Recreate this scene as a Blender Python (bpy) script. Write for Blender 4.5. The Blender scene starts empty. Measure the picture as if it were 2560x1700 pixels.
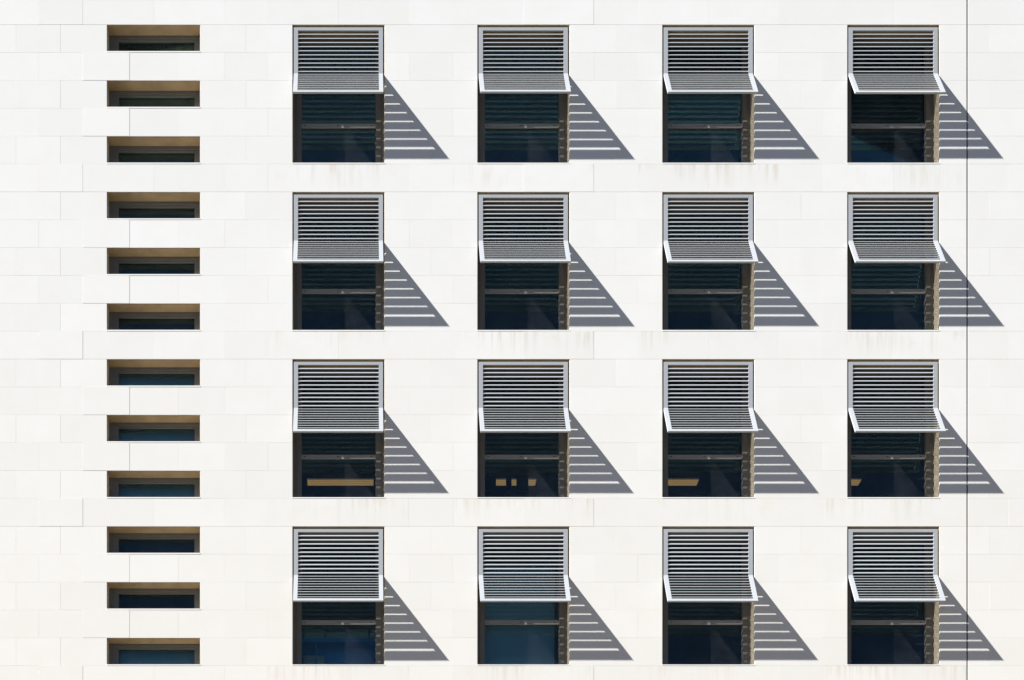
import bpy, math, random
from mathutils import Matrix, Vector

random.seed(7)
scene = bpy.context.scene

# ------------------------------------------------------------------ scale
# 1 photo pixel on the wall plane = 8 mm.  The camera stands on the ground
# 29.4 m in front of the wall and looks up through a shifted lens.
S = 0.008
CX, CY, DIST = 880.0, 3295.0, 3672.0
def X(p): return (p - CX) * S
def Z(p): return 1.6 + (CY - p) * S

# ------------------------------------------------------------------ camera
cam_data = bpy.data.cameras.new('camera')
cam = bpy.data.objects.new('camera', cam_data)
scene.collection.objects.link(cam)
cam.location = (0.0, -DIST * S, 1.6)
cam.rotation_euler = (math.radians(90), 0, 0)
cam_data.sensor_width = 36.0
cam_data.sensor_fit = 'HORIZONTAL'
cam_data.lens = 36.0 * DIST / 2560.0
cam_data.shift_x = (1280 - CX) / 2560.0
cam_data.shift_y = (CY - 850) / 2560.0
cam_data.clip_start = 0.1
cam_data.clip_end = 6000
scene.camera = cam

# ------------------------------------------------------------------ sky and sun
SUN = Vector((3.32, 1.0, -2.53)).normalized()          # direction the light travels
elev = math.asin(-SUN.z)
azim = math.atan2(-SUN.x, -SUN.y)
world = bpy.data.worlds.new('World')
scene.world = world
world.use_nodes = True
nt = world.node_tree
nt.nodes.clear()
sky = nt.nodes.new('ShaderNodeTexSky')
sky.sky_type = 'NISHITA'
sky.sun_disc = False
sky.sun_elevation = elev
sky.sun_rotation = azim
sky.altitude = 2500
sky.air_density = 0.36
sky.dust_density = 0.0
sky.ozone_density = 1.0
bg = nt.nodes.new('ShaderNodeBackground')
bg.inputs['Strength'].default_value = 0.045
wo = nt.nodes.new('ShaderNodeOutputWorld')
nt.links.new(sky.outputs[0], bg.inputs['Color'])
nt.links.new(bg.outputs[0], wo.inputs['Surface'])

sun_data = bpy.data.lights.new('sun', 'SUN')
sun_data.energy = 5.0
sun_data.angle = math.radians(0.5)
sun_data.color = (1.0, 0.985, 0.957)
sun = bpy.data.objects.new('sun', sun_data)
scene.collection.objects.link(sun)
sun.location = (-60, -20, 60)
sun.rotation_euler = SUN.to_track_quat('-Z', 'Y').to_euler()

scene.view_settings.view_transform = 'Standard'
scene.view_settings.look = 'None'
scene.view_settings.gamma = 1.0
scene.view_settings.use_curve_mapping = False
scene.view_settings.exposure = 1.5
scene.cycles.use_denoising = True
scene.cycles.max_bounces = 10
scene.cycles.transparent_max_bounces = 12

# ------------------------------------------------------------------ materials
def new_mat(name):
    m = bpy.data.materials.new(name)
    m.use_nodes = True
    t = m.node_tree
    return m, t, t.nodes['Principled BSDF']

def node(t, kind, **kw):
    n = t.nodes.new(kind)
    for k, v in kw.items():
        if hasattr(n, k):
            setattr(n, k, v)
        else:
            n.inputs[k].default_value = v
    return n

def mixc(t, fac, a, b, blend='MIX'):
    n = t.nodes.new('ShaderNodeMix')
    n.data_type = 'RGBA'
    n.blend_type = blend
    for i, v in ((0, fac), (6, a), (7, b)):
        if isinstance(v, (int, float)):
            n.inputs[i].default_value = v
        elif isinstance(v, tuple):
            n.inputs[i].default_value = v
        else:
            t.links.new(v, n.inputs[i])
    return n.outputs[2]

def noise(t, vec, scale, detail=4.0, rough=0.55):
    n = node(t, 'ShaderNodeTexNoise')
    n.inputs['Scale'].default_value = scale
    n.inputs['Detail'].default_value = detail
    n.inputs['Roughness'].default_value = rough
    if vec is not None:
        t.links.new(vec, n.inputs['Vector'])
    return n.outputs['Fac']

def ramp(t, fac, p0, p1, c0=(0, 0, 0, 1), c1=(1, 1, 1, 1)):
    n = t.nodes.new('ShaderNodeValToRGB')
    n.color_ramp.elements[0].position = p0
    n.color_ramp.elements[1].position = p1
    n.color_ramp.elements[0].color = c0
    n.color_ramp.elements[1].color = c1
    t.links.new(fac, n.inputs[0])
    return n.outputs[0]

def math_n(t, op, a, b=0.0):
    n = t.nodes.new('ShaderNodeMath')
    n.operation = op
    for i, v in enumerate((a, b)):
        if isinstance(v, (int, float)):
            n.inputs[i].default_value = v
        else:
            t.links.new(v, n.inputs[i])
    return n.outputs[0]

def stone_material(name, stain):
    m, t, b = new_mat(name)
    geo = node(t, 'ShaderNodeNewGeometry')
    pos = geo.outputs['Position']
    oi = node(t, 'ShaderNodeObjectInfo')
    rnd = math_n(t, 'FRACT', math_n(t, 'ADD', oi.outputs['Random'], geo.outputs['Random Per Island']))
    sep = node(t, 'ShaderNodeSeparateXYZ')
    t.links.new(pos, sep.inputs[0])
    # base colour turns a little creamier towards the lower storeys
    low = node(t, 'ShaderNodeMapRange')
    low.inputs['From Min'].default_value = 23.0
    low.inputs['From Max'].default_value = 15.0
    t.links.new(sep.outputs['Z'], low.inputs['Value'])
    base = mixc(t, low.outputs[0], (0.740, 0.738, 0.721, 1), (0.742, 0.728, 0.690, 1))
    # block to block
    blk = ramp(t, rnd, 0.0, 1.0, (0.955, 0.955, 0.95, 1), (1.0, 1.0, 1.0, 1))
    c = mixc(t, 1.0, base, blk, 'MULTIPLY')
    # clouding of the stone
    cloud = ramp(t, noise(t, pos, 1.7, 5, 0.6), 0.35, 0.72)
    c = mixc(t, math_n(t, 'MULTIPLY', cloud, 0.25), c, (0.67, 0.635, 0.565, 1))
    # small pits and fossil flecks
    fleck = ramp(t, noise(t, pos, 34.0, 3, 0.7), 0.66, 0.76)
    c = mixc(t, math_n(t, 'MULTIPLY', fleck, 0.10), c, (0.45, 0.40, 0.32, 1))
    if stain:
        mp = node(t, 'ShaderNodeMapping')
        mp.inputs['Scale'].default_value = (9.0, 1.0, 0.55)
        t.links.new(pos, mp.inputs['Vector'])
        run = ramp(t, noise(t, mp.outputs[0], 1.0, 5, 0.62), 0.46, 0.72)
        tc = node(t, 'ShaderNodeTexCoord')
        sg = node(t, 'ShaderNodeSeparateXYZ')
        t.links.new(tc.outputs['Generated'], sg.inputs[0])
        fade = ramp(t, sg.outputs['Z'], 0.05, 0.85)
        patch = ramp(t, noise(t, pos, 0.55, 3), 0.44, 0.62)
        k = math_n(t, 'MULTIPLY', math_n(t, 'MULTIPLY', run, fade), patch)
        c = mixc(t, math_n(t, 'MULTIPLY', k, 0.8), c, (0.50, 0.44, 0.32, 1))
        blot = ramp(t, noise(t, pos, 3.1, 4), 0.55, 0.75)
        c = mixc(t, math_n(t, 'MULTIPLY', math_n(t, 'MULTIPLY', blot, fade), 0.22), c, (0.62, 0.52, 0.38, 1))
    t.links.new(c, b.inputs['Base Color'])
    b.inputs['Roughness'].default_value = 0.9
    b.inputs['Specular IOR Level'].default_value = 0.25
    bump = node(t, 'ShaderNodeBump')
    bump.inputs['Strength'].default_value = 0.12
    bump.inputs['Distance'].default_value = 0.004
    t.links.new(noise(t, pos, 60.0, 4, 0.6), bump.inputs['Height'])
    t.links.new(bump.outputs[0], b.inputs['Normal'])
    return m

def plain(name, col, rough=0.6, metal=0.0, var=0.08, scale=6.0, spec=0.5):
    m, t, b = new_mat(name)
    geo = node(t, 'ShaderNodeNewGeometry')
    f = noise(t, geo.outputs['Position'], scale, 4)
    lo = tuple(v * (1 - var) for v in col) + (1,)
    hi = tuple(min(1, v * (1 + var)) for v in col) + (1,)
    c = ramp(t, f, 0.3, 0.7, lo, hi)
    t.links.new(c, b.inputs['Base Color'])
    b.inputs['Roughness'].default_value = rough
    b.inputs['Metallic'].default_value = metal
    b.inputs['Specular IOR Level'].default_value = spec
    return m

STONE = stone_material('white_limestone', False)
STAIN = stone_material('stained_limestone', True)
SILL = plain('sill_limestone', (0.77, 0.76, 0.73), 0.85, 0, 0.04)
JAMB = plain('beige_jamb_stone', (0.50, 0.425, 0.315), 0.85, 0, 0.10, 3.5, 0.2)
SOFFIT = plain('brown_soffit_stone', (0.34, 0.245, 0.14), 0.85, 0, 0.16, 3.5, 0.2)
ALU = plain('silver_grey_aluminium_paint', (0.372, 0.390, 0.410), 0.42, 0.0, 0.03, 2.0)
TRANSOM = plain('grey_transom_paint', (0.25, 0.245, 0.235), 0.45, 0.0, 0.05, 4.0)
FRAME = plain('bronze_grey_frame', (0.150, 0.140, 0.120), 0.4, 0.1, 0.06, 4.0)
CORE = plain('raw_wall_core', (0.10, 0.095, 0.09), 0.95)
INNER = plain('interior_plaster', (0.26, 0.29, 0.31), 0.9)
FLOORM = plain('interior_carpet', (0.10, 0.11, 0.13), 0.95)
BOUNCE_PAVING = plain('warm_bounce_paving', (0.165, 0.125, 0.065), 0.9, 0, 0.12, 0.4)  # warm tone for the light bounced up the lower wall
GROUND = plain('dark_asphalt', (0.040, 0.037, 0.034), 0.9, 0, 0.12, 0.4)
RUBBER = plain('black_sealant', (0.012, 0.012, 0.012), 0.7)
BLIND = plain('pale_blind_cloth', (0.74, 0.76, 0.76), 0.9, 0, 0.03)
BOARD = plain('beige_card', (0.72, 0.66, 0.52), 0.85, 0, 0.05)
AMBER = plain('amber_lid', (0.62, 0.30, 0.03), 0.6)
BLUE = plain('blue_shelf_paint', (0.10, 0.42, 0.72), 0.5)
WHITEM = plain('white_lamp_enamel', (0.8, 0.78, 0.72), 0.4)
DARKM = plain('dark_card', (0.02, 0.025, 0.03), 0.8)

def glass_material():
    m = bpy.data.materials.new('tinted_window_glass')
    m.use_nodes = True
    t = m.node_tree
    t.nodes.clear()
    out = node(t, 'ShaderNodeOutputMaterial')
    tr = node(t, 'ShaderNodeBsdfTransparent')
    tr.inputs[0].default_value = (0.62, 0.76, 0.80, 1)
    gl = node(t, 'ShaderNodeBsdfGlossy')
    gl.inputs['Color'].default_value = (0.68, 1.0, 0.98, 1)
    gl.inputs['Roughness'].default_value = 0.012
    fr = node(t, 'ShaderNodeFresnel')
    fr.inputs['IOR'].default_value = 1.52
    geo = node(t, 'ShaderNodeNewGeometry')
    mx = node(t, 'ShaderNodeMixShader')
    t.links.new(fr.outputs[0], mx.inputs[0])
    t.links.new(tr.outputs[0], mx.inputs[1])
    t.links.new(gl.outputs[0], mx.inputs[2])
    df = node(t, 'ShaderNodeBsdfDiffuse')
    df.inputs['Color'].default_value = (0.5, 0.55, 0.6, 1)
    dust = ramp(t, noise(t, geo.outputs['Position'], 2.2, 6, 0.7), 0.3, 0.8, (0.006, 0.006, 0.006, 1), (0.032, 0.032, 0.032, 1))
    m2 = node(t, 'ShaderNodeMixShader')
    t.links.new(dust, m2.inputs[0])
    t.links.new(mx.outputs[0], m2.inputs[1])
    t.links.new(df.outputs[0], m2.inputs[2])
    t.links.new(m2.outputs[0], out.inputs['Surface'])
    return m
GLASS = glass_material()

def emit_material(name, col, strength):
    m, t, b = new_mat(name)
    b.inputs['Base Color'].default_value = col + (1,)
    b.inputs['Emission Color'].default_value = col + (1,)
    b.inputs['Emission Strength'].default_value = strength
    return m
GLOW = emit_material('warm_lamp_glow', (1.0, 0.46, 0.17), 0.24)

# ------------------------------------------------------------------ mesh helpers
class MB:
    def __init__(self):
        self.v, self.f = [], []
    def box(self, x0, x1, y0, y1, z0, z1):
        i = len(self.v)
        self.v += [(x0, y0, z0), (x1, y0, z0), (x1, y1, z0), (x0, y1, z0),
                   (x0, y0, z1), (x1, y0, z1), (x1, y1, z1), (x0, y1, z1)]
        self.f += [tuple(i + k for k in q) for q in
                   ((0, 3, 2, 1), (4, 5, 6, 7), (0, 1, 5, 4), (1, 2, 6, 5), (2, 3, 7, 6), (3, 0, 4, 7))]
        return self
    def block(self, x0, x1, y0, y1, z0, z1, c):
        """box whose front (y0) edges are chamfered by c"""
        i = len(self.v)
        for y, e in ((y0, c), (y0 + c, 0.0), (y1, 0.0)):
            self.v += [(x0 + e, y, z0 + e), (x1 - e, y, z0 + e), (x1 - e, y, z1 - e), (x0 + e, y, z1 - e)]
        self.f.append((i, i + 1, i + 2, i + 3))
        for a in (0, 4):
            for k in range(4):
                n = (k + 1) % 4
                self.f.append((i + a + k, i + a + 4 + k, i + a + 4 + n, i + a + n))
        self.f.append((i + 11, i + 10, i + 9, i + 8))
        return self
    def prism_x(self, x0, x1, prof):
        """profile of (y, z) points extruded along x"""
        i = len(self.v); n = len(prof)
        self.v += [(x0, y, z) for y, z in prof] + [(x1, y, z) for y, z in prof]
        for k in range(n):
            m = (k + 1) % n
            self.f.append((i + k, i + m, i + n + m, i + n + k))
        self.f.append(tuple(i + k for k in reversed(range(n))))
        self.f.append(tuple(i + n + k for k in range(n)))
        return self
    def cyl(self, c, axis, r0, r1, h, n=12):
        i = len(self.v)
        ax = Vector(axis).normalized()
        u = ax.orthogonal().normalized(); w = ax.cross(u)
        c = Vector(c)
        for r, d in ((r0, 0), (r1, h)):
            for k in range(n):
                a = 2 * math.pi * k / n
                self.v.append(tuple(c + ax * d + (u * math.cos(a) + w * math.sin(a)) * r))
        for k in range(n):
            m = (k + 1) % n
            self.f.append((i + k, i + m, i + n + m, i + n + k))
        self.f.append(tuple(i + k for k in reversed(range(n))))
        self.f.append(tuple(i + n + k for k in range(n)))
        return self
    def ring(self, x0, x1, z0, z1, y0, y1, l, r, b, t):
        """rectangular frame butted at the corners; bar widths left, right, bottom, top"""
        self.box(x0, x0 + l, y0, y1, z0, z1)
        self.box(x1 - r, x1, y0, y1, z0, z1)
        self.box(x0 + l, x1 - r, y0, y1, z1 - t, z1)
        if b > 0:
            self.box(x0 + l, x1 - r, y0, y1, z0, z0 + b)
        return self
    def mesh(self, name, mat):
        me = bpy.data.meshes.new(name)
        me.from_pydata(self.v, [], self.f)
        me.materials.append(mat)
        me.update()
        import bmesh
        bm = bmesh.new(); bm.from_mesh(me)
        bmesh.ops.recalc_face_normals(bm, faces=bm.faces)
        bm.to_mesh(me); bm.free()
        return me

def link(name, me, parent=None, loc=(0, 0, 0)):
    o = bpy.data.objects.new(name, me)
    scene.collection.objects.link(o)
    o.location = loc
    if parent is not None:
        o.parent = parent
    return o

def empty(name, loc, label, cat, group=None):
    o = link(name, None, None, loc)
    o.empty_display_size = 0.2
    o['label'] = label
    o['category'] = cat
    if group:
        o['group'] = group
    return o

# ------------------------------------------------------------------ ground
g = link('ground', MB().box(-2500, 2500, -2500, 2500, -0.5, 0.0).mesh('ground', GROUND))
g['kind'] = 'structure'
g = link('bounce_plaza', MB().box(-60, 60, -20, 0.2, -0.05, 0.12).mesh('bounce_plaza', BOUNCE_PAVING))  # unseen sheet added to bounce warm light onto the lower storeys
g['kind'] = 'structure'

# ------------------------------------------------------------------ layout of the facade, in photo pixels
COLS = [731.0 + 462.4 * i for i in range(4)]
OPEN_W, OPEN_H = 230.5, 345.5
ROWS = [61.5 + 418.1 * r for r in range(4)]
COURSE = 418.1 / 6.0
SLOT_X0, SLOT_X1, SLOT_H = 267.0, 500.5, 66.4
SLOTS = [ROWS[r] + COURSE * 2 * j for r in range(4) for j in range(3)]
JOINT = 2418.0
XMIN, XMAX = -780.0, 3360.0
STONE_D = 0.300

building = empty('office_building', (X(1290), 0, 0),
                 'white limestone office block with rows of square windows and narrow slot windows', 'building')
BX = X(1290)
def part(name, me, parent=building, loc=(0, 0, 0)):
    """meshes are written in world coordinates; the building origin is at (BX, 0, 0)"""
    o = link(name, me, parent)
    if parent is building:
        o.location = (loc[0] - BX, loc[1], loc[2])
    else:
        o.location = loc
    return o

# ---- stones -----------------------------------------------------------------
def seq(a, b, start, step):
    out = []
    x = start
    while x > a:
        x -= step
    while x < b:
        if x > a + 8 and x < b - 8:
            out.append(x)
        x += step
    return out

def course_spans(kind, windows):
    """list of (x0, x1) of the stones in a course, openings left out"""
    cuts = {XMIN, XMAX, JOINT}
    cols = COLS
    if kind == 'S':                                    # band below the windows
        cuts |= set(seq(XMIN, 100, 97, 110.5)) | {97, 207, 385, 562, 670}
        for c in cols:
            m = c + 115
            cuts |= {m, m + 176, m + 287}
        cuts |= set(seq(2530, XMAX, 2522, 111))
        cuts -= {cols[3] + 115 + 176}
        cuts |= {2522.0}
        spans_open = []
    elif kind == 'A':                                  # slot courses
        cuts |= set(seq(XMIN, 160, 40, 111.2)) | {40, 151.5, SLOT_X0, SLOT_X1, 615}
        for i, c in enumerate(cols):
            cuts |= {c, c + OPEN_W}
            if i < 3:
                cuts |= {c + OPEN_W + 116}
        cuts |= set(seq(JOINT + 20, XMAX, 2474, 111))
        spans_open = [(SLOT_X0, SLOT_X1)] if windows else []
    else:                                              # courses between the slots
        cuts |= set(seq(XMIN, 100, 97, 110.5)) | {97, 207, 324, 446, 562, 670}
        for i, c in enumerate(cols):
            cuts |= {c, c + OPEN_W}
            if i < 3:
                cuts |= {c + OPEN_W + 62, c + OPEN_W + 171}
        cuts |= set(seq(2530, XMAX, 2530, 111))
        spans_open = []
    if kind in 'AB' and windows:
        spans_open = spans_open + [(c, c + OPEN_W) for c in cols]
    xs = sorted(cuts)
    res = []
    for a, b in zip(xs, xs[1:]):
        m = (a + b) / 2
        if b - a < 1 or any(o0 - .5 < m < o1 + .5 for o0, o1 in spans_open):
            continue
        # without windows the filled openings are split into ordinary blocks
        n = max(1, round((b - a) / 150)) if not windows else 1
        for k in range(n):
            res.append((a + (b - a) * k / n, a + (b - a) * (k + 1) / n))
    return res

stones = []      # (visible area, x0, x1, ytop, ybottom, stained, step)
for st in range(-2, 9):
    windows = 0 <= st <= 3
    for j in range(6):
        top = 61.5 + 418.1 * st + COURSE * j
        bot = min(top + COURSE, CY + 1.6 / S)
        kind = 'S' if j == 5 else 'AB'[j % 2]
        for x0, x1 in course_spans(kind, windows):
            vis = max(0, min(x1, 2560) - max(x0, 0)) * max(0, min(bot, 1700) - max(top, 0))
            under = kind == 'S' and windows and any(c - 30 < (x0 + x1) / 2 < c + OPEN_W + 30 for c in COLS)
            step = 0.0
            if kind == 'B' and abs(x1 - 324) < 1: step = -0.0022
            if kind == 'S' and (abs(x1 - 207) < 1 or abs(x1 - (COLS[1] + 115 + 176)) < 1): step = random.uniform(-0.002, -0.0008)
            stones.append((vis, x0, x1, top, bot, j, under, step, st))
stones.sort(key=lambda s: -s[0])
mesh_cache = {}
rest = MB()
placed = 0
for vis, x0, x1, top, bot, j, under, step, st in stones:
    gap = 0.0003 + random.random() ** 3 * 0.0008
    if step: gap = 0.001
    gl = 0.0135 if abs(x0 - JOINT) < .5 else gap
    gr = 0.0135 if abs(x1 - JOINT) < .5 else gap
    gt = 0.0016 if j == 0 else gap
    gb = 0.0016 if j == 5 else gap
    wx0, wx1 = X(x0) + gl, X(x1) - gr
    z1, z0 = Z(top) - gt, Z(bot) + gb
    dy = random.uniform(-0.00035, 0.00035) + step
    if vis > 0 and placed < 300:
        w, h = wx1 - wx0, z1 - z0
        key = (round(w, 4), round(h, 4), under)
        if key not in mesh_cache:
            mesh_cache[key] = MB().block(-w / 2, w / 2, 0, STONE_D, 0, h, 0.0009).mesh('stone', STAIN if under else STONE)
        part('stone', mesh_cache[key], building, ((wx0 + wx1) / 2, dy, z0))
        placed += 1
    else:
        rest.block(wx0 - BX, wx1 - BX, dy, STONE_D + dy, z0, z1, 0.0009)
o = link('stone_courses', rest.mesh('stone_courses', STONE), building)
o['kind'] = 'stuff'

# ---- wall core behind the stones ---------------------------------------------
def core_wall(holes, x0, x1, z0, z1, y0, y1):
    xs = sorted({x0, x1} | {v for h in holes for v in h[:2]})
    zs = sorted({z0, z1} | {v for h in holes for v in h[2:]})
    verts, idx, faces = [], {}, []
    def vid(x, y, z):
        k = (round(x, 5), y, round(z, 5))
        if k not in idx:
            idx[k] = len(verts); verts.append((x, y, z))
        return idx[k]
    def solid(i, k):
        if not (0 <= i < len(xs) - 1 and 0 <= k < len(zs) - 1):
            return False
        mx, mz = (xs[i] + xs[i + 1]) / 2, (zs[k] + zs[k + 1]) / 2
        return not any(h[0] < mx < h[1] and h[2] < mz < h[3] for h in holes)
    for i in range(len(xs) - 1):
        for k in range(len(zs) - 1):
            if not solid(i, k):
                continue
            a, b, c, d = xs[i], xs[i + 1], zs[k], zs[k + 1]
            faces.append((vid(a, y0, c), vid(b, y0, c), vid(b, y0, d), vid(a, y0, d)))
            faces.append((vid(a, y1, d), vid(b, y1, d), vid(b, y1, c), vid(a, y1, c)))
            if not solid(i - 1, k): faces.append((vid(a, y0, d), vid(a, y1, d), vid(a, y1, c), vid(a, y0, c)))
            if not solid(i + 1, k): faces.append((vid(b, y0, c), vid(b, y1, c), vid(b, y1, d), vid(b, y0, d)))
            if not solid(i, k - 1): faces.append((vid(a, y0, c), vid(a, y1, c), vid(b, y1, c), vid(b, y0, c)))
            if not solid(i, k + 1): faces.append((vid(a, y0, d), vid(b, y0, d), vid(b, y1, d), vid(a, y1, d)))
    mb = MB(); mb.v, mb.f = verts, faces
    return mb
holes = []
for r in ROWS:
    for c in COLS:
        holes.append((X(c) - BX, X(c + OPEN_W) - BX, Z(r + OPEN_H), Z(r)))
for s in SLOTS:
    holes.append((X(SLOT_X0) - BX, X(SLOT_X1) - BX, Z(s + SLOT_H), Z(s)))
ZROOF = Z(61.5 - 418.1 * 2)
bx0, bx1 = X(XMIN) - BX, X(XMAX) - BX
link('wall_core', core_wall(holes, bx0, bx1, 0, ZROOF, STONE_D - 0.003, 0.46).mesh('wall_core', CORE), building)
DEEP = 9.0
mb = MB()
mb.box(bx0, bx0 + .3, 0.46, DEEP, 0, ZROOF)
mb.box(bx1 - .3, bx1, 0.46, DEEP, 0, ZROOF)
mb.box(bx0, bx1, DEEP, DEEP + .3, 0, ZROOF)
link('outer_wall', mb.mesh('outer_wall', INNER), building)
link('roof', MB().box(bx0 - .05, bx1 + .05, -0.03, DEEP + .35, ZROOF, ZROOF + .35).mesh('roof', STONE), building)
link('partition_wall', MB().box(X(600) - BX, X(608) - BX, 0.46, DEEP, 0.1, ZROOF - .1).mesh('partition_wall', INNER), building)
for st in range(-1, 6):
    t0 = 61.5 + 418.1 * st + 8.0
    link('floor_slab', MB().box(bx0 + .3, bx1 - .3, 0.46, DEEP, Z(t0), Z(t0 - 38)).mesh('floor_slab', INNER), building)

# dark sealant set back in the movement joint
link('joint_sealant', MB().box(X(JOINT) - BX - .0134, X(JOINT) - BX + .0134, 0.005, 0.03, 0.0, ZROOF)
     .mesh('joint_sealant', RUBBER), building)

# ---- openings: soffit linings, sills -----------------------------------------
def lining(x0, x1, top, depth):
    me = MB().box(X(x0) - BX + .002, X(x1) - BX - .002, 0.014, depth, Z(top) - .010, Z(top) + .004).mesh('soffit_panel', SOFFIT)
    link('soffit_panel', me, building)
def jambs(x0, x1, top, bottom, depth):
    for a, b in ((X(x0) - BX - .003, X(x0) - BX + .005), (X(x1) - BX - .005, X(x1) - BX + .003)):
        link('jamb_panel', MB().box(a, b, 0.010, depth, Z(bottom) + .001, Z(top) - .0105).mesh('jamb_panel', JAMB), building)
def sill(x0, x1, bottom, nxt, depth):
    me = MB().box(X(x0) - BX - .004, X(x1) - BX + .004, -0.0035, depth, Z(nxt) + .002, Z(bottom)).mesh('sill', SILL)
    link('sill', me, building)

# ---- the sixteen windows -------------------------------------------------------
def make_window():
    """written around the lower left corner of the opening, wall face at y = 0"""
    W, H = OPEN_W * S, OPEN_H * S
    e = 0.0008
    y_out, y_in, y_tr, y_gl = 34.5 * S, 32.6 * S, 37.5 * S, 39.6 * S
    fw, sw = 9.5 * S, 11.5 * S
    outer = MB().ring(e, W - e, e, H - e, y_out, y_out + .09, fw, fw, 4 * S, fw).mesh('window', FRAME)
    x0, x1, z0, z1 = fw, W - fw, 4 * S, H - fw
    sash = MB()
    sash.ring(x0 - .002, x1 + .002, z0 - .002, z1 + .002, y_in, y_in + .085, sw, sw, 6 * S, sw)
    # glazing bead, a second small step towards the glass
    sash.ring(x0 + sw - .003, x1 - sw + .003, z0 + 6 * S - .003, z1 - sw + .003, y_in + .03, y_in + .09, 1.6 * S, 1.6 * S, 1.6 * S, 1.6 * S)
    sash = sash.mesh('sash_frame', FRAME)
    ztop = H - 217 * S
    tr = MB().box(x0 + sw, x1 - sw, y_tr, y_tr + .04, ztop - 10.5 * S, ztop)
    tr.box(x0 + sw, x1 - sw, y_tr - .006, y_tr + .02, ztop - 10.9 * S, ztop - 9.4 * S)
    tr = tr.mesh('transom', TRANSOM)
    up = MB().box(x0 + sw, x1 - sw, y_gl, y_gl + .008, ztop - 1.5 * S, z1 - sw + .004).mesh('pane', GLASS)
    lo = MB().box(x0 + sw, x1 - sw, y_gl, y_gl + .008, z0 + 6 * S - .004, ztop - 9 * S).mesh('pane', GLASS)
    slot = MB()
    slot.prism_x(0, 5 * S, [(0, 0), (.004, 0), (.004, 1.5 * S), (0, 1.5 * S)])
    slot = slot.mesh('drain_slot', RUBBER)
    drains = [(x0 + sw + 6 * S, y_tr - .0015, ztop - 5.4 * S), (x0 + sw + 91 * S, y_tr - .0015, ztop - 5.4 * S),
              (x1 - sw - 14 * S, y_tr - .0015, ztop - 5.4 * S)]
    return outer, sash, tr, up, lo, slot, drains
wm = make_window()
for r in ROWS:
    for c in COLS:
        w = part('window', wm[0], building, (X(c), 0, Z(r + OPEN_H)))
        for nm, me in (('sash_frame', wm[1]), ('transom', wm[2]), ('pane', wm[3]), ('pane', wm[4])):
            link(nm, me, w)
        for d in wm[6]:
            link('drain_slot', wm[5], w, d)
        lining(c, c + OPEN_W, r, 34 * S)
        jambs(c, c + OPEN_W, r, r + OPEN_H, 34 * S)
        sill(c, c + OPEN_W, r + OPEN_H, r + 5 * COURSE, 34 * S)

# ---- the twelve slot windows ---------------------------------------------------
def make_slot():
    W, H = (SLOT_X1 - SLOT_X0) * S, SLOT_H * S
    y0 = 30.5 * S
    e = .0008
    outer = MB().ring(e, W - e, e, H - e, y0, y0 + .11, 15 * S, 10 * S, 3 * S, 8 * S).mesh('slot_window', FRAME)
    sash = MB().ring(15 * S - .002, W - 10 * S + .002, 3 * S - .002, H - 8 * S + .002, y0 + .018, y0 + .10, 9.5 * S, 8 * S, 3 * S, 5 * S).mesh('sash_frame', FRAME)
    pane = MB().box(24 * S, W - 17.5 * S, y0 + .06, y0 + .068, 5 * S, H - 12.5 * S).mesh('pane', GLASS)
    return outer, sash, pane
sm = make_slot()
for s in SLOTS:
    w = part('slot_window', sm[0], building, (X(SLOT_X0), 0, Z(s + SLOT_H)))
    link('sash_frame', sm[1], w)
    link('pane', sm[2], w)
    lining(SLOT_X0, SLOT_X1, s, 30 * S)
    jambs(SLOT_X0, SLOT_X1, s, s + SLOT_H, 30 * S)
    sill(SLOT_X0, SLOT_X1, s + SLOT_H, s + COURSE, 30 * S)

# ------------------------------------------------------------------ louvred shutters
PW, STILE, TH = 223 * S, 10.6 * S, 4.0 * S
TOPGAP, UP_L, PITCH, NOSE = 6.4 * S, 115.1 * S, 10.33 * S, 1.6 * S
FL_A, THETA = 3.5 * S, math.radians(29.8)
RAIL_T, RAIL_B = 7.5 * S, 8.6 * S
FL_L = FL_A + 8 * PITCH + NOSE + 5.3 * S + RAIL_B
def make_shutter_meshes():
    up = MB()
    up.box(-PW / 2, -PW / 2 + STILE, 0, TH, -UP_L, 0)
    up.box(PW / 2 - STILE, PW / 2, 0, TH, -UP_L, 0)
    up.box(-PW / 2 + STILE, PW / 2 - STILE, 0, TH, -RAIL_T, 0)
    up = up.mesh('upper_panel', ALU)
    fl = MB()
    fl.box(-PW / 2, -PW / 2 + STILE, 0, TH, -FL_L, 0)
    fl.box(PW / 2 - STILE, PW / 2, 0, TH, -FL_L, 0)
    fl.box(-PW / 2 + STILE, PW / 2 - STILE, 0, TH, -FL_L, -FL_L + RAIL_B)
    fl = fl.mesh('flap_panel', ALU)
    d = TH * 0.985
    k = 4.35 * S
    sl = MB().prism_x(-PW / 2 + STILE - .002, PW / 2 - STILE + .002,
                      [(0.0006, 0), (0.0006, -NOSE), (d, -NOSE + k), (d, k)]).mesh('slat', ALU)
    br = MB().box(-2.2 * S, 2.2 * S, 0.009, 0.022, -3 * S, 3 * S)
    br.cyl((0, 0.006, 0), (0, 1, 0), .008, .008, .02, 8)
    br = br.mesh('bracket', FRAME)
    hb = MB().cyl((-4 * S, .012, 0), (1, 0, 0), .0075, .0075, 8 * S, 10).mesh('hinge', FRAME)
    return up, fl, sl, br, hb
me_up, me_fl, me_sl, me_br, me_hb = make_shutter_meshes()
ROWN = ['top row', 'second row', 'third row', 'bottom row']
COLN = ['in the column nearest the slot windows', 'second column from the slot windows',
        'third column from the slot windows', 'column beside the black joint']
BASE_DROP = UP_L + TOPGAP + FL_L * math.cos(THETA)
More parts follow.
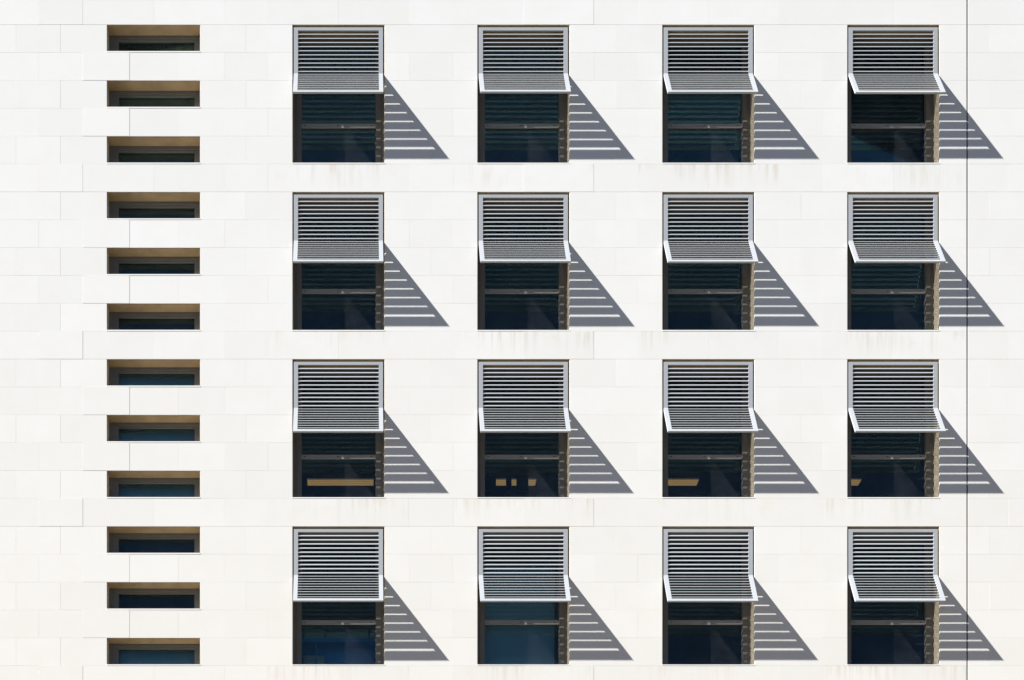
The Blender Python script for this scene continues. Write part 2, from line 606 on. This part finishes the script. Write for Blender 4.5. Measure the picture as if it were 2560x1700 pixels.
for ri, r in enumerate(ROWS):
    for ci, c in enumerate(COLS):
        xc = X(c + 3.4) + PW / 2
        lab = 'grey louvred shutter with raised flap, %s, %s' % (ROWN[ri], COLN[ci])
        root = empty('louvred_shutter', (xc, 0.004, Z(r) - BASE_DROP), lab, 'shutter', 'louvred shutters over the square windows')
        top = BASE_DROP - TOPGAP
        u = link('upper_panel', me_up, root, (0, 0, top))
        for k in range(10):
            link('slat', me_sl, u, (0, 0, -(RAIL_T + 9.2 * S + k * PITCH)))
        for sx in (-1, 1):
            for zz in (18 * S, 92 * S):
                link('bracket', me_br, u, (sx * (PW / 2 + 1.6 * S), 0, -zz))
        f = link('flap_panel', me_fl, root, (0, 0, top - UP_L))
        f.rotation_euler = (-(THETA + math.radians(random.uniform(-.45, .45))), 0, 0)
        for k in range(9):
            link('slat', me_sl, f, (0, 0, -(FL_A + k * PITCH)))
        for sx in (-1, 1):
            link('hinge', me_hb, f, (sx * (PW / 2 - 5 * S), 0, .0035))

# ------------------------------------------------------------------ things behind the glass
def at_depth(px, py, dp):
    """photo pixel seen at dp wall-pixels behind the wall face"""
    k = (DIST + dp) / DIST
    return (px - CX) * k * S, dp * S, 1.6 + (CY - py) * k * S

# warm ceiling lamps of the third storey
lamp_z = Z(ROWS[2] + 8.0)
housing = MB().box(-.77, .77, -.125, .125, -.03, 0)
housing.box(-.77, -.755, -.125, .125, -.05, -.03).box(.755, .77, -.125, .125, -.05, -.03)
housing = housing.mesh('housing', WHITEM)
diff = MB().box(-.75, .75, -.11, .11, -.042, -.0305).mesh('diffuser', GLOW)
fin = MB().box(-.75, .75, -.004, .004, -.052, -.0425).mesh('louvre_fin', WHITEM)
for ci, c in enumerate(COLS):
    l = empty('ceiling_lamp', (X(c + 116), 4.15, lamp_z - .002),
              'warm glowing ceiling lamp behind the window in the third row, ' +
              ['nearest the narrow slot windows', 'second from the slot windows', 'third from the slot windows', 'beside the black wall joint'][ci],
              'ceiling lamp', 'warm ceiling lamps of the third storey')
    link('housing', housing, l)
    link('diffuser', diff, l)
    for yy in (-.117, -.04, .04, .117):
        link('louvre_fin', fin, l, (0, yy, 0))

# pale blind of the bottom row, second window
bl = empty('roller_blind', (X(COLS[1] + 112), 0.52, Z(ROWS[3] + OPEN_H)),
           'pale blue roller blind behind the glass of the bottom row window, second from the slots', 'blind')
bw = 87 * S
link('blind_cloth', MB().box(-bw - .03, bw + .02, 0, .004, -.1, 2.2).mesh('blind_cloth', BLIND), bl)
link('roller_tube', MB().cyl((-bw - .05, .002, 2.2), (1, 0, 0), .03, .03, 2 * bw + .09, 14).mesh('roller_tube', WHITEM), bl)
link('bottom_bar', MB().box(-bw - .03, bw + .02, -.006, .010, -.13, -.1005).mesh('bottom_bar', WHITEM), bl)

# pale blinds added to brighten some of the slot windows
for idx, nm, drop in ((6, 'seventh', .34), (7, 'eighth', .5), (8, 'ninth', .5), (11, 'lowest', .5)):
    s0 = SLOTS[idx]
    b2 = empty('added_slot_blind', (X((SLOT_X0 + SLOT_X1) / 2 + 4), 0.47, Z(s0 + SLOT_H)),
               'pale roller blind added to brighten the %s slot window%s' % (nm, '' if nm == 'lowest' else ' from the top'), 'blind',
               'blinds added to brighten the slot windows')
    hx = 104 * S
    zt = SLOT_H * S - .04
    link('blind_cloth', MB().box(-hx, hx, 0, .004, zt - drop, zt).mesh('blind_cloth', BLIND), b2)
    link('roller_tube', MB().cyl((-hx - .01, .002, zt), (1, 0, 0), .018, .018, 2 * hx + .02, 12).mesh('roller_tube', WHITEM), b2)
    link('bottom_bar', MB().box(-hx, hx, -.005, .009, zt - drop - .02, zt - drop - .0005).mesh('bottom_bar', WHITEM), b2)

# shelf with boxes behind the bottom row window nearest the slots
dp = 72
sx0, sy, sz = at_depth(757, 1602, dp)
sx1 = at_depth(950, 1602, dp)[0]
sh = empty('wall_shelf', ((sx0 + sx1) / 2, sy, sz), 'blue shelf behind the bottom row window nearest the slot windows', 'shelf')
hw = (sx1 - sx0) / 2
link('board', MB().box(-hw - .1, hw + .2, 0, .3, 0, .03).mesh('board', BLUE), sh)
link('front_lip', MB().box(-hw - .1, hw + .2, -.015, -.001, -.03, .045).mesh('front_lip', BLUE), sh)
link('shelf_support', MB().box(-hw + .25, -hw + .29, .02, .28, -1.6, -.001).mesh('shelf_support', BLUE), sh)
link('shelf_support', MB().box(hw - .1, hw - .06, .02, .28, -1.6, -.001).mesh('shelf_support', BLUE), sh)
z2 = (1602 - 1668) * (DIST + dp) / DIST * S
link('board', MB().box(-hw - .1, hw + .2, 0, .3, z2, z2 + .03).mesh('board', BLUE), sh)
link('back_panel', MB().box(-hw - .1, hw + .2, .301, .315, -1.6, .32).mesh('back_panel', BLUE), sh)
boxes = [(761, 811, AMBER, 'amber lidded card box at the left end of the blue shelf'),
         (815, 865, DARKM, 'black lidded card box second along the blue shelf'),
         (869, 921, AMBER, 'amber lidded card box third along the blue shelf'),
         (926, 950, AMBER, 'narrow amber lidded card box at the right end of the blue shelf')]
boxes.append((759, 810, BOARD, 'plain card box on the lower board of the blue shelf'))
for q, (a, b, lid, lab) in enumerate(boxes):
    ax, ay, az = at_depth(a, 1598, dp)
    bx = at_depth(b, 1598, dp)[0]
    hh = (1598 - 1573) * (DIST + dp) / DIST * S
    t = empty('card_box', ((ax + bx) / 2, sy + .02, sz + .0305 + (z2 if q == 4 else 0)), lab, 'box', 'card boxes on the blue shelf')
    hx = (bx - ax) / 2
    link('carton', MB().box(-hx, hx, 0, .26, 0, hh - .05).mesh('carton', BOARD), t)
    link('lid', MB().box(-hx - .006, hx + .006, -.006, .266, hh - .0495, hh + .012).mesh('lid', lid), t)

# little white spot lamp behind the ninth slot window
px, py, pz = at_depth(309, 1212, 48)
t = empty('spot_lamp', (px, py, pz - .05), 'tiny white spot lamp in the corner of the ninth slot window from the top', 'lamp')
link('lamp_shade', MB().cyl((-.01, 0, .05), (.5, -.8, -.5), .022, .036, .06, 12).mesh('lamp_shade', WHITEM), t)
link('stem', MB().cyl((0, .02, .06), (0, .6, 1), .006, .006, .16, 8).mesh('stem', WHITEM), t)

# dark cards on strings, added to break up the second lamp's glow
for a, b, lab in ((1198, 1240, 'widest of the dark cards added to block the second lamp of the third row'),
                  (1265, 1279, 'narrow dark card added to block the second lamp of the third row'),
                  (1291, 1321, 'rightmost dark card added to block the second lamp of the third row')):
    ax, ay, az = at_depth(a, 1226, 470)
    bx = at_depth(b, 1226, 470)[0]
    top = at_depth(a, 1190 + random.uniform(-3, 3), 470)[2]
    t = empty('blocking_card', ((ax + bx) / 2, ay, az), lab, 'card', 'dark cards added to block the second lamp')
    hx = (bx - ax) / 2
    link('card', MB().prism_x(-hx, hx, [(0, .02), (.004, 0), (.006, top - az), (.002, top - az)]).mesh('card', DARKM), t)
    if lamp_z > top:
        link('string', MB().cyl((0, .003, top - az), (0, 0, 1), .002, .002, lamp_z - top, 6).mesh('string', DARKM), t)
